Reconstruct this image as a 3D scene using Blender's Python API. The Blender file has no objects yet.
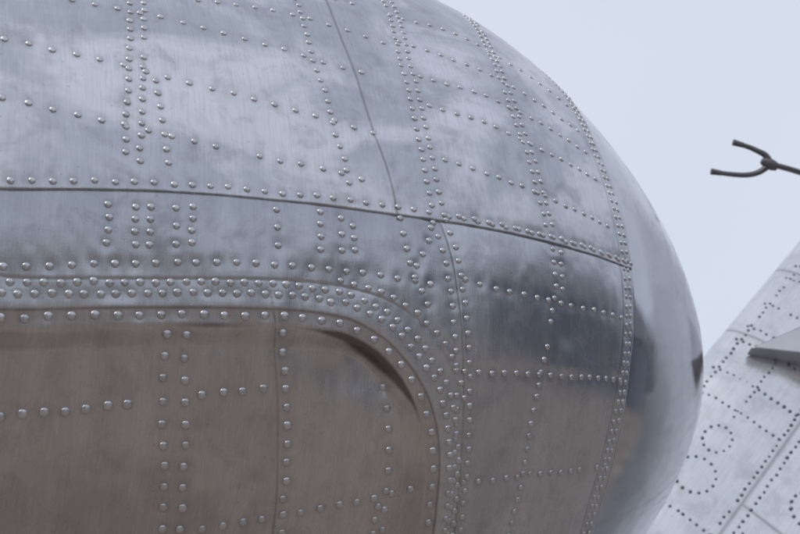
import bpy, math, random
import numpy as np
from mathutils import Vector, Matrix
random.seed(7); rng=np.random.default_rng(7)
K=0.6
PITCH=math.radians(16.0)
# ---------------------------------------------------------------- helpers
def link(ob,parent=None):
    bpy.context.collection.objects.link(ob)
    if parent: ob.parent=parent
    return ob
def empty(name,loc=(0,0,0)):
    e=bpy.data.objects.new(name,None); e.empty_display_size=0.2; link(e); return e
def grid_mesh(name,V,ni,nj,closed_j,mat,attrs=None,uv=None,smooth=True):
    me=bpy.data.meshes.new(name)
    I=np.arange(ni-1)[:,None]; J=np.arange(nj if closed_j else nj-1)[None,:]
    J2=(J+1)%nj
    q=np.stack([I*nj+J,I*nj+J2,(I+1)*nj+J2,(I+1)*nj+J],-1).reshape(-1,4)
    me.vertices.add(len(V)); me.vertices.foreach_set("co",np.ascontiguousarray(V,dtype=np.float32).ravel())
    me.loops.add(q.size); me.loops.foreach_set("vertex_index",q.ravel().astype(np.int32))
    me.polygons.add(len(q)); me.polygons.foreach_set("loop_start",np.arange(0,q.size,4,dtype=np.int32))
    me.polygons.foreach_set("loop_total",np.full(len(q),4,dtype=np.int32))
    me.update(calc_edges=True); me.validate()
    if smooth: me.polygons.foreach_set("use_smooth",np.ones(len(me.polygons),dtype=bool))
    if attrs:
        for k,a in attrs.items():
            at=me.attributes.new(k,'FLOAT','POINT'); at.data.foreach_set("value",np.ascontiguousarray(a,dtype=np.float32).ravel())
    if uv is not None:
        at=me.attributes.new("surf",'FLOAT_VECTOR','POINT'); at.data.foreach_set("vector",np.ascontiguousarray(uv,dtype=np.float32).ravel())
    me.materials.append(mat)
    return bpy.data.objects.new(name,me)
class NT:
    def __init__(s,name):
        s.m=bpy.data.materials.new(name); s.m.use_nodes=True; s.t=s.m.node_tree; s.b=s.t.nodes["Principled BSDF"]
    def n(s,typ,**kw):
        x=s.t.nodes.new(typ)
        for k,v in kw.items(): setattr(x,k,v)
        return x
    def l(s,a,b): s.t.links.new(a,b)
    def val(s,inp,v):
        if isinstance(v,(int,float)): inp.default_value=v
        elif isinstance(v,tuple): inp.default_value=v
        else: s.l(v,inp)
    def math(s,op,a,b=0.0,c=None,clamp=False):
        x=s.n("ShaderNodeMath",operation=op,use_clamp=clamp); s.val(x.inputs[0],a); s.val(x.inputs[1],b)
        if c is not None: s.val(x.inputs[2],c)
        return x.outputs[0]
    def mixc(s,f,a,b,bt='MIX'):
        x=s.n("ShaderNodeMix",data_type='RGBA',blend_type=bt); s.val(x.inputs[0],f); s.val(x.inputs[6],a); s.val(x.inputs[7],b); return x.outputs[2]
    def attr(s,name,vec=False):
        x=s.n("ShaderNodeAttribute",attribute_name=name); return x.outputs['Vector' if vec else 'Fac']
    def noise(s,vec,scale,detail=4,rough=.5,mp=None,dist=0):
        if mp is not None:
            m=s.n("ShaderNodeMapping"); s.l(vec,m.inputs[0]); m.inputs['Scale'].default_value=mp; vec=m.outputs[0]
        x=s.n("ShaderNodeTexNoise"); s.l(vec,x.inputs['Vector']); x.inputs['Scale'].default_value=scale
        x.inputs['Detail'].default_value=detail; x.inputs['Roughness'].default_value=rough; x.inputs['Distortion'].default_value=dist
        return x.outputs['Fac']
    def ramp(s,f,a,b,lo=0.,hi=1.):
        x=s.n("ShaderNodeMapRange",interpolation_type='SMOOTHSTEP'); s.val(x.inputs[0],f)
        for i,v in enumerate((a,b,lo,hi)): x.inputs[i+1].default_value=v
        return x.outputs[0]
# ---------------------------------------------------------------- body axis (world, metres)
N=np.array([.52924,2.26560,2.02391]); A=np.array([.87369,.48529,.03268]); A/=np.linalg.norm(A)
UP=np.array([0,-math.sin(PITCH),math.cos(PITCH)]); UP=UP-A*UP.dot(A); UP/=np.linalg.norm(UP)
W=-np.cross(UP,A)     # sideways, out of the visible flank
L_,n_,m_=1.3704954,1.7215065,1.3323759
def prof0(s):
    u=np.clip(s/L_,0,1); return np.power(np.clip(1-np.power(1-u,n_),1e-9,1),1/m_)
TIP=.07; RT=float(prof0(np.array(TIP))); ET=TIP*float(prof0(np.array(TIP+1e-4))-prof0(np.array(TIP-1e-4)))/2e-4/RT
def prof(s):
    s=np.asarray(s,float); r=prof0(s)
    x=np.clip(s/TIP,1e-7,1); e=.5+(ET-.5)*x*x*(3-2*x)
    r=np.where(s<TIP,RT*np.power(x,e),r)
    t=np.clip((s-7)/5,0,1)
    return r*(1-0.93*t**2)
def dprof(s):
    s=np.asarray(s,float); h=np.minimum(1e-3,np.maximum(s*.3,1e-6))
    return (prof(s+h)-prof(np.maximum(s-h,0)))/(h+np.minimum(s,h))
def surf(s,p,h=0.0):
    s=np.asarray(s,float); p=np.asarray(p,float)
    r=prof(s)[...,None]; rd=dprof(s)[...,None]
    rad=UP*np.sin(p)[...,None]+W*np.cos(p)[...,None]
    nn=rad+rd*A; nn/=np.linalg.norm(nn,axis=-1,keepdims=True)
    P=N+K*(-A*s[...,None]+r*rad+nn*np.asarray(h)[...,None])
    return P,nn
# ---------------------------------------------------------------- seams (station, angle) x1000
def pl(txt): return np.array([[float(c) for c in t.split(':')] for t in txt.split()])/1000
seamA=pl("860:1400 875:1100 891:879 905:727 908:615 903:506 901:403 902:305 907:213 918:110 930:2 945:-124 956:-247 960:-365 962:-900")
seamB=pl("1610:1500 1617:1100 1622:869 1624:721 1614:578 1597:474 1579:398 1566:303")
seamC=pl("1473:306 1450:231 1433:115 1418:2 1402:-133 1378:-304 1350:-600 1340:-900")
M1=pl("5200:240 3000:240 2500:243 2291:254 2173:271 2047:286 1912:297 1769:303 1625:306 1472:306 1227:300 902:305")
edge=pl("3700:-300 3690:-50 3600:30 3450:50 3200:52 2600:55 2277:61 2121:79 1951:95 1765:106 1667:100 1594:69 1537:23 1493:-31 1461:-97 1443:-173 1425:-303 1425:-420 1450:-520 1520:-600 1640:-640 2300:-650 3450:-650 3600:-620 3680:-540 3700:-300")
frm=pl("3300:78 2600:80 2279:87 2123:102 1953:119 1787:131 1678:126 1594:99 1529:51 1472:-12 1439:-86 1420:-172 1399:-304 1399:-420")
frmo=pl("2900:150 2400:140 2279:112 2123:127 1953:144 1787:158 1689:158 1596:143 1521:108 1459:52 1416:-37 1391:-153 1375:-304 1370:-420")
pseam=pl("1817:98 1813:81 1794:-20 1780:-109 1753:-302 1740:-640")
# ---------------------------------------------------------------- rivet rows
rivs=[]
def row(poly,sp,off=0.0,start=0.0,size=1.0,jit=.0009,drop=.01):
    q=[];
    for i in range(len(poly)-1):
        for t in np.linspace(0,1,24,endpoint=False): q.append(poly[i]*(1-t)+poly[i+1]*t)
    q.append(poly[-1]); q=np.array(q); k=np.ones(9)/9
    if len(poly)>2:
        qs=np.stack([np.convolve(np.pad(q[:,c],4,'edge'),k,'valid') for c in (0,1)],1); qs[0]=q[0];qs[-1]=q[-1]; q=qs
    if off:
        tg=np.gradient(q,axis=0); tg/=np.linalg.norm(tg,axis=1,keepdims=True)+1e-9
        q=q+off*np.stack([-tg[:,1],tg[:,0]],1)
    P,_=surf(q[:,0],q[:,1]); d=np.r_[0,np.cumsum(np.linalg.norm(np.diff(P,axis=0),axis=1))]/K
    t=np.arange(start*sp,d[-1]+1e-6,sp)
    for x in t:
        if random.random()<drop: continue
        rivs.append((np.interp(x,d,q[:,0])+random.gauss(0,jit),np.interp(x,d,q[:,1])+random.gauss(0,jit),size*random.uniform(.93,1.06)))
R=lambda txt,sp,**k: row(pl(txt),sp,**k)
u=.79
R("3400:500 2500:535 2282:540 2191:535 2059:528 1930:514 1798:503 1671:490 1575:478",.041,size=u)
R("3400:400 2500:415 2298:418 2192:410 2064:404 1938:391 1784:383 1620:367",.041,drop=.03,size=u)
R("3400:620 2500:665 2158:672 2029:674 1903:667 1751:654 1593:625",.041,drop=.03,size=u)
R("3400:780 2300:760 1920:753 1812:773 1703:779 1517:747",.041,size=u)
R("3400:900 2300:900 1517:880",.041,size=u)
R("1474:768 1359:742 1231:719 1082:697 960:690",.032,size=u)
R("1454:576 1337:562 1177:533 969:528",.032,size=u)
R("1445:443 1317:423 1149:406 953:397",.032,size=u)
R("1455:660 1337:648 1177:625 960:612",.032,drop=.1,size=u)
R("1460:880 1337:868 1177:840 950:800",.032,size=u)
row(np.array([[a,b+.016] for a,b in M1 if a<3200]),.034,drop=.0,size=u)
R("1470:318 1450:318 1227:314 925:319",.034,start=.5,size=u)
for o in (-.012,.014): R("2030:1000 2049:709 2063:549 2073:417 2076:330",.0245 ,off=o,start=0 if o<0 else .5,size=u)
R("2030:510 2022:417 2012:330",.028,size=u)
R("2425:900 2445:549 2455:330",.028,size=u)
R("1698:900 1698:800 1705:667 1692:563 1685:468 1671:394 1664:335",.026,drop=.02,size=u)
for o in (-.011,.012): R("1420:1100 1440:954 1482:699 1487:531 1483:392 1476:335",.0245,off=o,start=.0 if o<0 else .4,size=u)
for o in (-.009,.010): R("1150:1100 1176:974 1221:743 1220:586 1209:445 1193:342",.024,off=o,start=.0 if o<0 else .5,drop=.03,size=u)
for o in (-.016,-.034): row(np.array([[a,b] for a,b in seamA if -.8<b<1.25]),.0212,off=-o,start=.0 if o<-.02 else .5,drop=0,size=.76)
for s,lo,hi,nn_ in ((2117,187,253,4),(2070,190,255,4),(2045,192,258,4),(2000,198,262,3),(1972,204,268,4),(1814,217,284,3),(1729,219,291,4),(1686,222,284,3),(1662,226,272,3),(2330,180,240,4)):
    for i in range(nn_):
        rivs.append((s/1000+random.gauss(0,.001),(lo+(hi-lo)*i/(nn_-1))/1000,.83))
R("3200:110 2283:129 2077:156 1919:175 1770:185 1608:186 1479:177",.0355,size=.85)
R("1560:300 1540:200 1500:130",.029,size=.85); R("1530:210 1500:260 1492:296",.03,size=.85)
row(frm,.0262,off=0.0,size=.90,drop=0)
row(frm,.0262,off=-.018,start=.5,size=.90,drop=0)
row(np.array([[a,b] for a,b in frmo if a<1.75 and b>-.05]),.028,off=-0.008,drop=0,size=.82)
row(edge[4:19],.037,off=.013,size=.99,drop=0)
for txt in ("2003:45 1999:-37 1992:-108 1979:-180 1963:-278 1955:-420","1970:45 1961:-35 1951:-107 1942:-179 1932:-279 1925:-420"): R(txt,.0385,size=.97)
R("1795:62 1776:-20 1762:-109 1737:-302 1725:-420",.034,size=.96)
R("2900:-170 2259:-110 2175:-96 2033:-76",.034,size=1.05); R("1928:-56 1814:-39",.037,size=1.0)
R("1574:-25 1564:-63 1551:-137 1538:-235 1531:-303 1520:-420",.040,size=.95)
R("1553:-253 1548:-420",.03,size=.95)
R("1890:-300 1862:-295 1706:-266 1594:-245 1467:-212",.037,size=.97)
R("1423:194 1342:182 1193:175 955:170",.036,size=.80); R("1416:17 1232:22 950:22",.031,size=.80); R("1382:-198 1223:-184 975:-184",.032,size=.80)
R("1400:-390 1223:-380 985:-380",.036)
row(seamC,.028,off=-.014,drop=.02,size=.80); row(seamC,.028,off=.014,drop=.02,size=.80)
R("1190:288 1188:201 1208:115 1230:12 1242:-91 1243:-258 1243:-500",.026,drop=.03,size=.79)
R("1166:288 1168:201",.027,size=.79)
# ---------------------------------------------------------------- fuselage skin grid
st=.0022
S=np.r_[ (np.linspace(0,1,110)**2)*.80, np.arange(.80+st,2.47,st), np.linspace(2.5,7,120), np.linspace(7.1,12,50)]
PH=np.r_[np.arange(-.60,1.22,st), np.linspace(1.24,2*math.pi-.62,130)]
ni,nj=len(S),len(PH); SS,PP=np.meshgrid(S,PH,indexing='ij')
PPs=np.where(PP>math.pi,PP-2*math.pi,PP)
def pdist(poly,margin=.16):
    D=np.full(SS.shape,9.0); SG=np.ones(SS.shape)
    for i in range(len(poly)-1):
        (x0,y0),(x1,y1)=poly[i],poly[i+1]
        i0,i1=np.searchsorted(S,[min(x0,x1)-margin,max(x0,x1)+margin]); 
        js=np.where((PPs[0]>min(y0,y1)-margin)&(PPs[0]<max(y0,y1)+margin))[0]
        if i1<=i0 or len(js)==0: continue
        sl=np.ix_(np.arange(i0,min(i1,ni)),js)
        X=SS[sl]-x0; Y=PPs[sl]-y0; dx,dy=x1-x0,y1-y0; l2=dx*dx+dy*dy+1e-12
        t=np.clip((X*dx+Y*dy)/l2,0,1); d=np.hypot(X-t*dx,Y-t*dy); sg=np.where(X*dy-Y*dx>0,1.,-1.)
        cur=D[sl]; b=d<cur; D[sl]=np.where(b,d,cur); SG[sl]=np.where(b,sg,SG[sl])
    return D,SG
def inside(poly):
    c=np.zeros(SS.shape,bool); poly=np.vstack([poly,poly[:1]])
    for i in range(len(poly)-1):
        (x0,y0),(x1,y1)=poly[i],poly[i+1]
        if y0==y1: continue
        cond=((y0>PPs)!=(y1>PPs)); xi=x0+(PPs-y0)*(x1-x0)/(y1-y0); c^=cond&(SS<xi)
    return c
H=np.zeros(SS.shape); SE=np.zeros(SS.shape)
def smoothpoly(p,n=10):
    q=[]
    for i in range(len(p)-1):
        for t in np.linspace(0,1,n,endpoint=False): q.append(p[i]*(1-t)+p[i+1]*t)
    q.append(p[-1]); q=np.array(q); k=np.hanning(n+3)[1:-1]; k/=k.sum(); h=len(k)//2
    o=np.stack([np.convolve(np.pad(q[:,c],h,'edge'),k,'valid') for c in (0,1)],1); return np.vstack([o[:-1:2],q[-1:]])
sA=np.interp(PPs,seamA[::-1,1],seamA[::-1,0]); dA=SS-sA
cap=np.clip(.5-dA/.004,0,1)
for poly,stp,sw in ((M1,.0011,.72),(seamB,.0009,.72),(seamC,.0008,.5),(pseam,.0008,.4),(frmo[1:],.0004,.2)):
    D,SG=pdist(smoothpoly(poly)); H+=(1-cap)*(SG*stp*np.exp(-D/.03)*np.clip(D/.002,0,1)-.0004*np.exp(-(D/.0022)**2)); SE=np.maximum(SE,(1-cap)*sw*np.exp(-(D/.0018)**2))
H+= -.003*cap -.001*np.exp(-(dA/.003)**2); SE=np.maximum(SE,.85*np.exp(-((dA+.001)/.0026)**2))
D2=np.abs(dA-.050); H+=-.0007*np.exp(-(D2/.003)**2)+.0010*np.clip(1-np.abs(dA-.025)/.026,0,1)**.4*(dA>0)*(dA<.051); SE=np.maximum(SE,.4*np.exp(-(D2/.0022)**2))
es=smoothpoly(edge); D,_=pdist(es,.3); D=np.minimum(D,.6); IN=inside(es); sd=np.where(IN,D,-D)
cw=np.exp(-((SS-1.60)**2+(PPs-.045)**2)/.125**2)       # deeper pressing at the corner; also masks the painted dark reflection
q=np.clip((sd-.024)/(.050-.020*cw),0,1); q=q*q*(3-2*q)
H+= -.0016*np.clip(sd/.004+.5,0,1) -(.015+.020*cw)*q
SE=np.maximum(SE,.6*np.exp(-((sd)/.0022)**2))
corner_refl=np.clip(1-np.abs(sd-.030-.005*cw)/(.001+.012*cw),0,1)*np.clip(cw*2.0-.2,0,1); SE=np.maximum(SE,np.clip(corner_refl*1.6,0,.88))  # crescent of dark reflection painted into the colour at the door corner
g2=np.exp(-((SS-1.93)/.05)**2)*np.clip(1-np.abs(sd-.030)/.006,0,1); SE=np.maximum(SE,.7*g2)  # dark smudge just inside the upper door edge
fr=(sd<0)
ringw=np.clip(1-(-sd)/.062,0,1); ringw=np.clip(ringw*2.0,0,1); ringw=ringw*ringw*(3-2*ringw)
H+=.0016*np.where(fr,ringw,1)
def vnoise(x,y,seed):
    r=np.random.default_rng(seed); T=r.standard_normal((64,64)); xi=np.floor(x).astype(int);yi=np.floor(y).astype(int); fx=x-xi;fy=y-yi
    fx=fx*fx*fx*(fx*(fx*6-15)+10); fy=fy*fy*fy*(fy*(fy*6-15)+10)
    g=lambda a,b:T[a%64,b%64]
    return (g(xi,yi)*(1-fx)+g(xi+1,yi)*fx)*(1-fy)+(g(xi,yi+1)*(1-fx)+g(xi+1,yi+1)*fx)*fy
amp=1-.85*cap
H+=amp*(.0014*vnoise(SS*7,PPs*8,1)+.0006*vnoise(SS*19,PPs*17,2)+.00012*vnoise(SS*50,PPs*40,3))
GR=np.zeros(SS.shape)
nf=int(np.searchsorted(PH,1.22))
for s,p,z in rivs:
    if s>2.46 or p<-.58 or p>1.2: continue
    i0,i1=np.searchsorted(S,[s-.036,s+.036]); j0,j1=np.searchsorted(PH[:nf],[p-.036,p+.036])
    X=SS[i0:i1,j0:j1]-s; Y=(PPs[i0:i1,j0:j1]-p)*float(prof(s)); X=X*math.sqrt(1+float(dprof(s))**2); d2=X*X+Y*Y
    H[i0:i1,j0:j1]-=.0011*np.exp(-d2/.0130**2)*random.uniform(.4,1.4)
    GR[i0:i1,j0:j1]=np.maximum(GR[i0:i1,j0:j1],np.exp(-d2/.0096**2)*random.uniform(.5,1))
V,_=surf(SS,PP,H)
m1=np.interp(SS,M1[::-1,0],M1[::-1,1]); up=np.clip((PPs-m1)/.004+.5,0,1); up=np.where(PPs>2.6,0,up)
door=np.clip(sd/.004+.5,0,1)
right=np.clip(.5-(SS-np.interp(PPs,seamC[::-1,1],seamC[::-1,0]))/.004,0,1)
rightu=np.clip(.5-(SS-np.interp(PPs,seamB[::-1,1],seamB[::-1,0]))/.004,0,1)
tone=np.where(up>.5,.47-.04*rightu,.42+.08*right)+0*SS
ps=np.interp(PPs,pseam[::-1,1],pseam[::-1,0]); tone=np.where(door>.5,.40+.06*(SS<ps),tone)
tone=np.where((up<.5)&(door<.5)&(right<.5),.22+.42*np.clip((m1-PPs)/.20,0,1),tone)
UVW=np.stack([SS,PPs*np.maximum(prof(SS),.3),H*0],-1)
# ---------------------------------------------------------------- metal material
def metal(name,metallic=1.0):
    t=NT(name); b=t.b; b.inputs['Metallic'].default_value=metallic
    uv=t.attr("surf",True)
    tone=t.attr("tone"); up=t.attr("upper"); cap=t.attr("cap"); seam=t.attr("seam"); gr=t.attr("grime"); door=t.attr("door")
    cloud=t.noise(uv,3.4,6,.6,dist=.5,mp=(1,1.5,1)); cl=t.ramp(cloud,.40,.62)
    blot=t.noise(uv,15,6,.65,dist=.4); fine=t.noise(uv,9,4,.65,mp=(30,1.3,1)); fine2=t.noise(uv,30,3,.6,mp=(22,.7,1)); scr=t.noise(uv,60,3,.7,mp=(.5,9,1))
    spk=t.noise(uv,120,2,.5); wide=t.noise(uv,2.6,5,.6,mp=(5,.9,1))
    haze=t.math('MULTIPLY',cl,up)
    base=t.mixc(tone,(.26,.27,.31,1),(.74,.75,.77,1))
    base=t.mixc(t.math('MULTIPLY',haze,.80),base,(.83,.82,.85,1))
    base=t.mixc(t.math('MULTIPLY',door,.45),base,(.53,.46,.41,1))
    base=t.mixc(t.math('MULTIPLY',t.ramp(wide,.40,.66),.18),base,(.78,.78,.80,1))
    sm=t.ramp(blot,.47,.70); base=t.mixc(t.math('MULTIPLY',sm,.26),base,(.22,.22,.25,1))
    st=t.ramp(fine,.38,.70); base=t.mixc(t.math('MULTIPLY',st,.20),base,(.28,.28,.31,1))
    st2=t.ramp(fine2,.52,.75); base=t.mixc(t.math('MULTIPLY',st2,.22),base,(.87,.87,.88,1))
    base=t.mixc(t.math('MULTIPLY',cap,.8),base,(.47,.47,.50,1))
    base=t.mixc(t.math('MULTIPLY',gr,.36),base,(.12,.11,.12,1))
    base=t.mixc(t.math('MULTIPLY',t.ramp(spk,.68,.74),.30),base,(.12,.12,.13,1))
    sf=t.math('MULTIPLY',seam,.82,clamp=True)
    base=t.mixc(sf,base,(.05,.047,.045,1))  # dark joints and the painted corner reflection share this colour
    t.l(base,b.inputs['Base Color'])
    r=t.math('ADD',.245,t.math('MULTIPLY',up,.07)); r=t.math('ADD',r,t.math('MULTIPLY',haze,.14))
    r=t.math('ADD',r,t.math('MULTIPLY',t.math('SUBTRACT',fine2,.5),.18)); r=t.math('ADD',r,t.math('MULTIPLY',sm,.12))
    r=t.math('ADD',r,t.math('MULTIPLY',t.math('SUBTRACT',wide,.5),.16))
    r=t.math('SUBTRACT',r,t.math('MULTIPLY',cap,.20)); r=t.math('MAXIMUM',r,.06); t.l(r,b.inputs['Roughness'])
    bp=t.n("ShaderNodeBump"); bp.inputs['Distance'].default_value=.0008
    t.l(t.math('SUBTRACT',.14,t.math('MULTIPLY',cap,.10)),bp.inputs['Strength'])
    hh=t.math('ADD',fine2,t.math('MULTIPLY',scr,.5)); t.l(hh,bp.inputs['Height']); t.l(bp.outputs[0],b.inputs['Normal'])
    return t.m
skinmat=metal("aged_aluminium_skin")
def rivmat(name,c,r):
    t=NT(name); t.b.inputs['Metallic'].default_value=1
    g=t.n("ShaderNodeNewGeometry"); nz=t.noise(g.outputs['Position'],40,2); col=t.mixc(nz,tuple(x*.5 for x in c[:3])+(1,),c); t.l(col,t.b.inputs['Base Color']); t.b.inputs['Roughness'].default_value=r
    return t.m
fus=empty("airplane_fuselage")
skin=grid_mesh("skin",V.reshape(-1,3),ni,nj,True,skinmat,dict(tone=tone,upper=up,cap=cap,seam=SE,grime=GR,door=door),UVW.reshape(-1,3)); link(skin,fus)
def dome_mesh(name,items,mat,rad,hgt,parent,seg=12,rings=4):
    Vt=[];
    for i in range(rings):
        a=math.pi/2*i/rings; Vt+= [(math.cos(a)*math.cos(2*math.pi*j/seg),math.cos(a)*math.sin(2*math.pi*j/seg),math.sin(a)) for j in range(seg)]
    Vt=np.array(Vt+[(0,0,1.)]); Vt[:seg,2]=-.35
    F4=[];F3=[]
    for i in range(rings-1):
        for j in range(seg): F4.append((i*seg+j,i*seg+(j+1)%seg,(i+1)*seg+(j+1)%seg,(i+1)*seg+j))
    for j in range(seg): F3.append(((rings-1)*seg+j,(rings-1)*seg+(j+1)%seg,rings*seg))
    AV=[];AF=[];nv=len(Vt)
    for k,(P,n,z) in enumerate(items):
        ref=A if abs(n@A)<.9 else UP
        uu=np.cross(ref,n);uu/=np.linalg.norm(uu);v=np.cross(n,uu)
        AV.append(P+Vt[:,:1]*rad*z*uu+Vt[:,1:2]*rad*z*v+Vt[:,2:]*hgt*z*n)
        AF+= [tuple(x+k*nv for x in f) for f in F4]+[tuple(x+k*nv for x in f) for f in F3]
    me=bpy.data.meshes.new(name); me.from_pydata(np.concatenate(AV).tolist(),[],AF); me.polygons.foreach_set("use_smooth",np.ones(len(me.polygons),dtype=bool)); me.materials.append(mat)
    return link(bpy.data.objects.new(name,me),parent)
arr=np.array(rivs); hs=[]
for s,p,z in rivs:
    i=min(max(np.searchsorted(S,s),1),ni-2); j=min(np.searchsorted(PH,p),nj-1) if p>-.6 else 0
    hs.append(H[i,j])
PR,NR=surf(arr[:,0],arr[:,1],np.array(hs)+.0003)
NR=NR+rng.normal(0,.04,NR.shape); NR/=np.linalg.norm(NR,axis=1,keepdims=True)
dome_mesh("rivets",[(PR[i],NR[i],arr[i,2]) for i in range(len(arr))],rivmat("rivet_aluminium",(.74,.74,.76,1),.36),.0080*K,.0033*K,fus,seg=14,rings=5)
# ---------------------------------------------------------------- wing
wing=empty("airplane_wing")
A0=np.array([.8217,3.1374,2.2684]); B0=np.array([1.1709,3.3412,2.6462]); sp=B0-A0; sp/=np.linalg.norm(sp)
def cam2w(v): x,y,z=v; return np.array([x,-z*math.cos(PITCH)-y*math.sin(PITCH),-z*math.sin(PITCH)+y*math.cos(PITCH)])
ch=cam2w((.75,-.62,.30)); ch=ch-sp*ch.dot(sp); ch/=np.linalg.norm(ch)
wn=np.cross(sp,ch); 
if wn@(np.array([0,0,1.6])-A0)<0: wn=-wn
def wsurf(be,al,h=0.):
    be=np.asarray(be,float); al=np.asarray(al,float)
    x=np.maximum(be,0); z=.085*np.sqrt(1-np.clip(1-x/.28,0,1)**2)-.085
    z=z-.02*np.clip(x-.3,0,None)**2
    return A0+sp*al[...,None]+ch*x[...,None]+wn*(z+np.asarray(h))[...,None]
be=np.r_[(np.linspace(0,1,24)**2)*.06,np.arange(.064,1.0,.005),np.linspace(1.01,1.8,20)]; al=np.r_[np.linspace(-.9,-.52,10),np.arange(-.515,.62,.005),np.linspace(.64,2.6,30)]
BE,AL=np.meshgrid(be,al,indexing='ij')
wrv=[]
def wr(b0,a0,b1,a1,spc,drop=.03):
    n=max(2,int(round(math.hypot(b1-b0,a1-a0)/spc))+1)
    for i in range(n):
        if random.random()<drop: continue
        t=i/(n-1); wrv.append((b0+(b1-b0)*t+random.gauss(0,.0012),a0+(a1-a0)*t+random.gauss(0,.0012)))
def wcirc(b,a,rb,ra,n):
    for i in range(n): q=2*math.pi*i/n; wrv.append((b+rb*math.cos(q),a+ra*math.sin(q)))
seams=[('b',.30,-.9,2.6),('a',.16,0,.30),('a',-.33,.3,1.8),('a',.46,.0,1.8),('b',.72,-.9,2.6)]
WH=np.zeros(BE.shape);WS=np.zeros(BE.shape)
for k,c,lo,hi in seams:
    D=np.abs((BE if k=='b' else AL)-c); O=(AL if k=='b' else BE); mk=(O>=lo)&(O<=hi)
    WS=np.maximum(WS,np.exp(-(D/.0045)**2)*mk); WH-=.001*np.exp(-(D/.004)**2)*mk
WH+=.0014*vnoise(BE*9,AL*9,5)+.0007*vnoise(BE*25,AL*25,6)
WP=wsurf(BE,AL,WH)
for a in (-.46,-.10,.0,.13,.19,.30,.43,.49): wr(.04,a,.28,a,.019)
for b in (.05,): wr(b,-.5,b,.6,.021,.15)
wr(.16,-.12,.16,.6,.021,.1); wr(.285,-.5,.285,.6,.021,.1)
for b in (.325,.55,.74): wr(b,-.5,b,.7,.022,.1)
for a in (-.40,-.05,.2,.43,.49): wr(.34,a,.72,a,.022)
wcirc(.44,-.22,.05,.05,15); wcirc(.17,-.34,.05,.055,15); wcirc(.16,-.21,.035,.045,12); wcirc(.44,.08,.05,.06,15)
wmat=metal("wing_aluminium_skin",.75)
ones=np.ones(BE.shape)
ww=grid_mesh("wing_face",WP.reshape(-1,3),len(be),len(al),False,wmat,dict(tone=ones*.92+.1*(BE>.3),upper=ones*.4,cap=ones*0,seam=WS*.6,grime=ones*0,door=ones*0),np.stack([BE,AL,BE*0],-1).reshape(-1,3)); link(ww,wing)
x=np.maximum(BE[::3,::4],0); zb=-.085-.085*np.sqrt(1-np.clip(1-x/.28,0,1)**2)*1.0
WB=A0+sp*AL[::3,::4][...,None]+ch*x[...,None]+wn*zb[...,None]
o=BE[::3,::4]; oo=np.ones(o.shape)
wb=grid_mesh("wing_far_face",WB.reshape(-1,3),o.shape[0],o.shape[1],False,wmat,dict(tone=oo*.8,upper=oo*.8,cap=oo*0,seam=oo*0,grime=oo*0,door=oo*0),np.stack([o,AL[::3,::4],o*0],-1).reshape(-1,3)); link(wb,wing)
items=[]
for b,a in wrv:
    e=1e-3; p=wsurf(b,a); t1=wsurf(b+e,a)-p; t2=wsurf(b,a+e)-p; n=np.cross(t1,t2); n/=np.linalg.norm(n); n=n if n@wn>0 else -n
    items.append((p+n*.0006,n,random.uniform(.9,1.1)))
dome_mesh("wing_rivets",items,rivmat("dark_rivet_metal",(.28,.28,.33,1),.40),.0044,.0026,wing,seg=8,rings=3)
def polymesh(name,vs,fs,mat,parent,bev=.004):
    me=bpy.data.meshes.new(name); me.from_pydata([tuple(v) for v in vs],[],fs); me.materials.append(mat); ob=link(bpy.data.objects.new(name,me),parent)
    if bev: m=ob.modifiers.new("b","BEVEL"); m.width=bev; m.segments=2
    return ob
t=NT("fairing_metal"); g=t.n("ShaderNodeNewGeometry"); nz=t.noise(g.outputs['Position'],9,4); t.l(t.mixc(nz,(.30,.30,.33,1),(.52,.53,.56,1)),t.b.inputs['Base Color']); t.b.inputs['Metallic'].default_value=.9; t.b.inputs['Roughness'].default_value=.35
fm=t.m
def wp(b,a,h): return A0+sp*a+ch*b+wn*h
vs=[wp(.085,.085,-.02),wp(.085,.085,.015),wp(.29,.48,-.02),wp(.29,.48,.15),wp(.44,.25,-.02),wp(.44,.25,.15)]
polymesh("hinge_fairing",vs,[(0,1,3,2),(0,4,5,1),(1,5,3),(2,3,5,4),(0,2,4)],fm,wing)
# ---------------------------------------------------------------- fork probe on the leading edge
def tube(name,pts,rad,mat,parent):
    cu=bpy.data.curves.new(name,'CURVE'); cu.dimensions='3D'; cu.bevel_depth=1; cu.bevel_resolution=4; cu.use_fill_caps=True
    s=cu.splines.new('NURBS' if len(pts)>2 else 'POLY'); s.points.add(len(pts)-1)
    for i,p in enumerate(pts): s.points[i].co=(*p,1); s.points[i].radius=rad[i] if isinstance(rad,(list,tuple)) else rad
    if len(pts)>2: s.use_endpoint_u=True; s.order_u=3
    cu.materials.append(mat); tmp=bpy.data.objects.new(name,cu); bpy.context.collection.objects.link(tmp)
    me=bpy.data.meshes.new_from_object(tmp.evaluated_get(bpy.context.evaluated_depsgraph_get())); bpy.data.objects.remove(tmp)
    for p in me.polygons: p.use_smooth=True
    return link(bpy.data.objects.new(name,me),parent)
t=NT("painted_probe_metal"); g=t.n("ShaderNodeNewGeometry"); nz=t.noise(g.outputs['Position'],60,3); t.l(t.mixc(nz,(.09,.09,.10,1),(.17,.17,.18,1)),t.b.inputs['Base Color']); t.b.inputs['Metallic'].default_value=.5; t.b.inputs['Roughness'].default_value=.45
pm=t.m
probe=empty("forked_pitot_probe")
k=3.35/1195.6
def pw(x,y,dz=0): v=cam2w(((x-400)*k,-(y-267)*k,-3.35+dz)); return v+np.array([0,0,1.6])
hub=pw(769,164)
tube("stem",[hub,pw(800,170),pw(885,186,-.25)],.0082,pm,probe)
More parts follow.
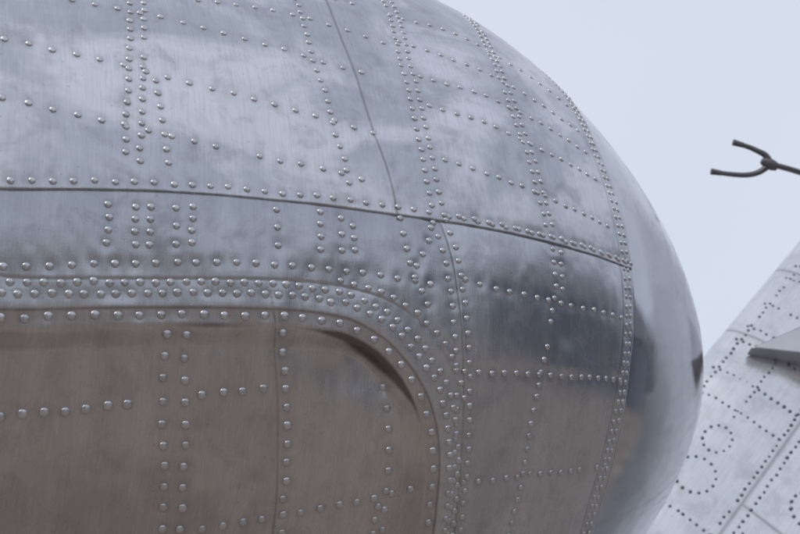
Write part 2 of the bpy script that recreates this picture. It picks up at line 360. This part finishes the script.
tube("upper_prong",[pw(771,166),pw(768,156),pw(758,151),pw(747,146),pw(735,143)],[.010,.009,.0075,.007,.0064],pm,probe)
tube("lower_prong",[pw(771,163),pw(764,170),pw(752,175),pw(735,175),pw(713,172)],[.010,.009,.0075,.007,.0064],pm,probe)
tube("upper_tip",[pw(743,145),pw(733,142.2)],[.0075,.009],pm,probe)
tube("lower_tip",[pw(721,173),pw(711,171.4)],[.0075,.009],pm,probe)
tube("hub",[pw(762,160),pw(769,164),pw(777,167)],[.010,.021,.011],pm,probe)
# ---------------------------------------------------------------- ground
t=NT("weathered_apron"); g=t.n("ShaderNodeNewGeometry"); n1=t.noise(g.outputs['Position'],.8,6,.6); n2=t.noise(g.outputs['Position'],6,5,.6)
c=t.mixc(t.ramp(n1,.38,.62),(.22,.185,.16,1),(.40,.34,.29,1)); c=t.mixc(t.math('MULTIPLY',n2,.3),c,(.20,.18,.16,1)); t.l(c,t.b.inputs['Base Color']); t.b.inputs['Roughness'].default_value=.9
me=bpy.data.meshes.new("ground"); me.from_pydata([(-3000,-3000,0),(3000,-3000,0),(3000,3000,0),(-3000,3000,0)],[],[(0,1,2,3)]); me.materials.append(t.m); link(bpy.data.objects.new("ground",me))
# ---------------------------------------------------------------- unseen hangars and trees, added to darken reflections in the metal
def flat(name,c1,c2,scale,rough=.7,mp=None):
    t=NT(name); g=t.n("ShaderNodeNewGeometry"); nz=t.noise(g.outputs['Position'],scale,4,.6,mp=mp); t.l(t.mixc(nz,c1,c2),t.b.inputs['Base Color']); t.b.inputs['Roughness'].default_value=rough; return t.m
hm=flat("corrugated_steel",(.22,.24,.29,1),(.31,.33,.38,1),2.5,.6,(3,3,.2)); dk=flat("hangar_door_steel",(.14,.15,.19,1),(.20,.22,.26,1),2,.6); rf=flat("hangar_roof_steel",(.27,.29,.33,1),(.36,.37,.40,1),1.,.5)
def boxm(name,x0,x1,y0,y1,z0,z1,mat,parent):
    vs=[(x,y,z) for z in (z0,z1) for x,y in ((x0,y0),(x1,y0),(x1,y1),(x0,y1))]
    return polymesh(name,vs,[(0,3,2,1),(4,5,6,7),(0,1,5,4),(1,2,6,5),(2,3,7,6),(3,0,4,7)],mat,parent,0)
def reflected_hangar(loc,rot,wd,dp,wall,rise):
    hg=empty("added_reflected_hangar"); X0,X1,Y0,Y1=-wd/2,wd/2,-dp,0
    boxm("walls",X0,X1,Y0,Y1,0,wall,hm,hg)
    vs=[];nr=16
    for y in (Y0-.4,Y1+.4):
        for i in range(nr+1):
            a=math.pi*i/nr; vs.append((-(X1-X0+1)/2*math.cos(a),y,wall+.003+rise*math.sin(a)))
    fs=[(i,i+1,nr+2+i,nr+1+i) for i in range(nr)]+[tuple(range(nr+1)),tuple(range(2*nr+1,nr,-1))]
    polymesh("roof",vs,fs,rf,hg,0)
    lw=(wd-8)/6
    for i in range(6): boxm("door_leaf_%d"%i,X0+4+i*lw,X0+4+i*lw+lw-.15,Y1,Y1+.15+.1*(i%2),0,wall-.8,dk,hg)
    hg.location=loc; hg.rotation_euler=(0,0,rot)
reflected_hangar((-12,-22,0),0,44,30,7,5.0)  # unseen building behind the camera, added to darken the lower skin
reflected_hangar((26,4,0),math.radians(80),34,28,6.5,4.5)  # second unseen building, added as a dark shape for the nose cap to reflect
bark=flat("bark",(.05,.04,.03,1),(.09,.07,.05,1),8); leaf=flat("foliage",(.05,.065,.035,1),(.12,.14,.08,1),1.2)
tv=[];tf=[];lv=[];lf=[]
tr=random.Random(3)
for k_ in range(26):
    a=math.radians(-62+k_*5.2+tr.uniform(-1.5,1.5)); d=tr.uniform(60,72); cx,cy=d*math.cos(a),d*math.sin(a)-4
    if cx<14 and cy<-20: continue
    h=tr.uniform(8,13)
    b0=len(tv)
    for r_,z_ in ((.32,0),(.24,h*.35),(.12,h*.75)):
        for j in range(7): tv.append((cx+r_*math.cos(j*.8976),cy+r_*math.sin(j*.8976),z_))
    for i in range(2):
        for j in range(7): tf.append((b0+i*7+j,b0+i*7+(j+1)%7,b0+i*7+7+(j+1)%7,b0+i*7+7+j))
    for c_ in range(16):
        qx,qy,qz=cx+tr.gauss(0,1.5),cy+tr.gauss(0,1.5),h*tr.uniform(.35,.95)
        for _ in range(45):
            px,py,pz=qx+tr.gauss(0,.7),qy+tr.gauss(0,.7),qz+tr.gauss(0,.6); b1=len(lv)
            d1=Vector((tr.gauss(0,1),tr.gauss(0,1),tr.gauss(0,1))).normalized()*.28; d2=d1.cross(Vector((tr.gauss(0,1),tr.gauss(0,1),tr.gauss(0,1)))).normalized()*.24
            for e1,e2 in ((-1,-1),(1,-1),(1,1),(-1,1)): lv.append((px+d1.x*e1+d2.x*e2,py+d1.y*e1+d2.y*e2,pz+d1.z*e1+d2.z*e2))
            lf.append((b1,b1+1,b1+2,b1+3))
tl=empty("added_reflected_trees"); polymesh("trunks",tv,tf,bark,tl,0); polymesh("crowns",lv,lf,leaf,tl,0)  # unseen trees, added as a dark band for the metal to reflect
# ---------------------------------------------------------------- world
w=bpy.data.worlds.new("World"); bpy.context.scene.world=w; w.use_nodes=True; nt=w.node_tree; bg=nt.nodes["Background"]
sky=nt.nodes.new("ShaderNodeTexSky"); sky.sky_type='NISHITA'; sky.sun_disc=False; sky.sun_elevation=math.radians(48); sky.sun_rotation=math.radians(215); sky.dust_density=4; sky.air_density=1.2
tc=nt.nodes.new("ShaderNodeTexCoord"); nz=nt.nodes.new("ShaderNodeTexNoise"); nz.inputs['Scale'].default_value=1.6; nz.inputs['Detail'].default_value=5
nt.links.new(tc.outputs['Generated'],nz.inputs['Vector'])
cr=nt.nodes.new("ShaderNodeMix"); cr.data_type='RGBA'; nt.links.new(nz.outputs['Fac'],cr.inputs[0]); cr.inputs[6].default_value=(6.1,6.8,8.2,1); cr.inputs[7].default_value=(8.0,8.5,9.5,1)
mx=nt.nodes.new("ShaderNodeMix"); mx.data_type='RGBA'; mx.inputs[0].default_value=.9; nt.links.new(sky.outputs[0],mx.inputs[6]); nt.links.new(cr.outputs[2],mx.inputs[7])
nt.links.new(mx.outputs[2],bg.inputs[0]); bg.inputs[1].default_value=.1
sun=bpy.data.lights.new("sun","SUN"); sun.energy=1.1; sun.angle=math.radians(14); sun.color=(1,.97,.93); so=bpy.data.objects.new("sun",sun); link(so)
el,az=math.radians(48),math.radians(215)
dv=Vector((math.sin(az)*math.cos(el),math.cos(az)*math.cos(el),math.sin(el))); so.rotation_euler=dv.to_track_quat('Z','Y').to_euler()
# ---------------------------------------------------------------- camera
cam=bpy.data.cameras.new("camera"); co=bpy.data.objects.new("camera",cam); link(co); co.location=(0,0,1.6); co.rotation_euler=(math.pi/2+PITCH,0,0)
cam.sensor_width=36; cam.lens=1195.6/800*36; cam.clip_end=10000; cam.clip_start=.05
cam.dof.use_dof=True; cam.dof.focus_distance=1.36; cam.dof.aperture_fstop=14
bpy.context.scene.camera=co
bpy.context.scene.view_settings.view_transform='Standard'; bpy.context.scene.view_settings.look='None'; bpy.context.scene.view_settings.exposure=0
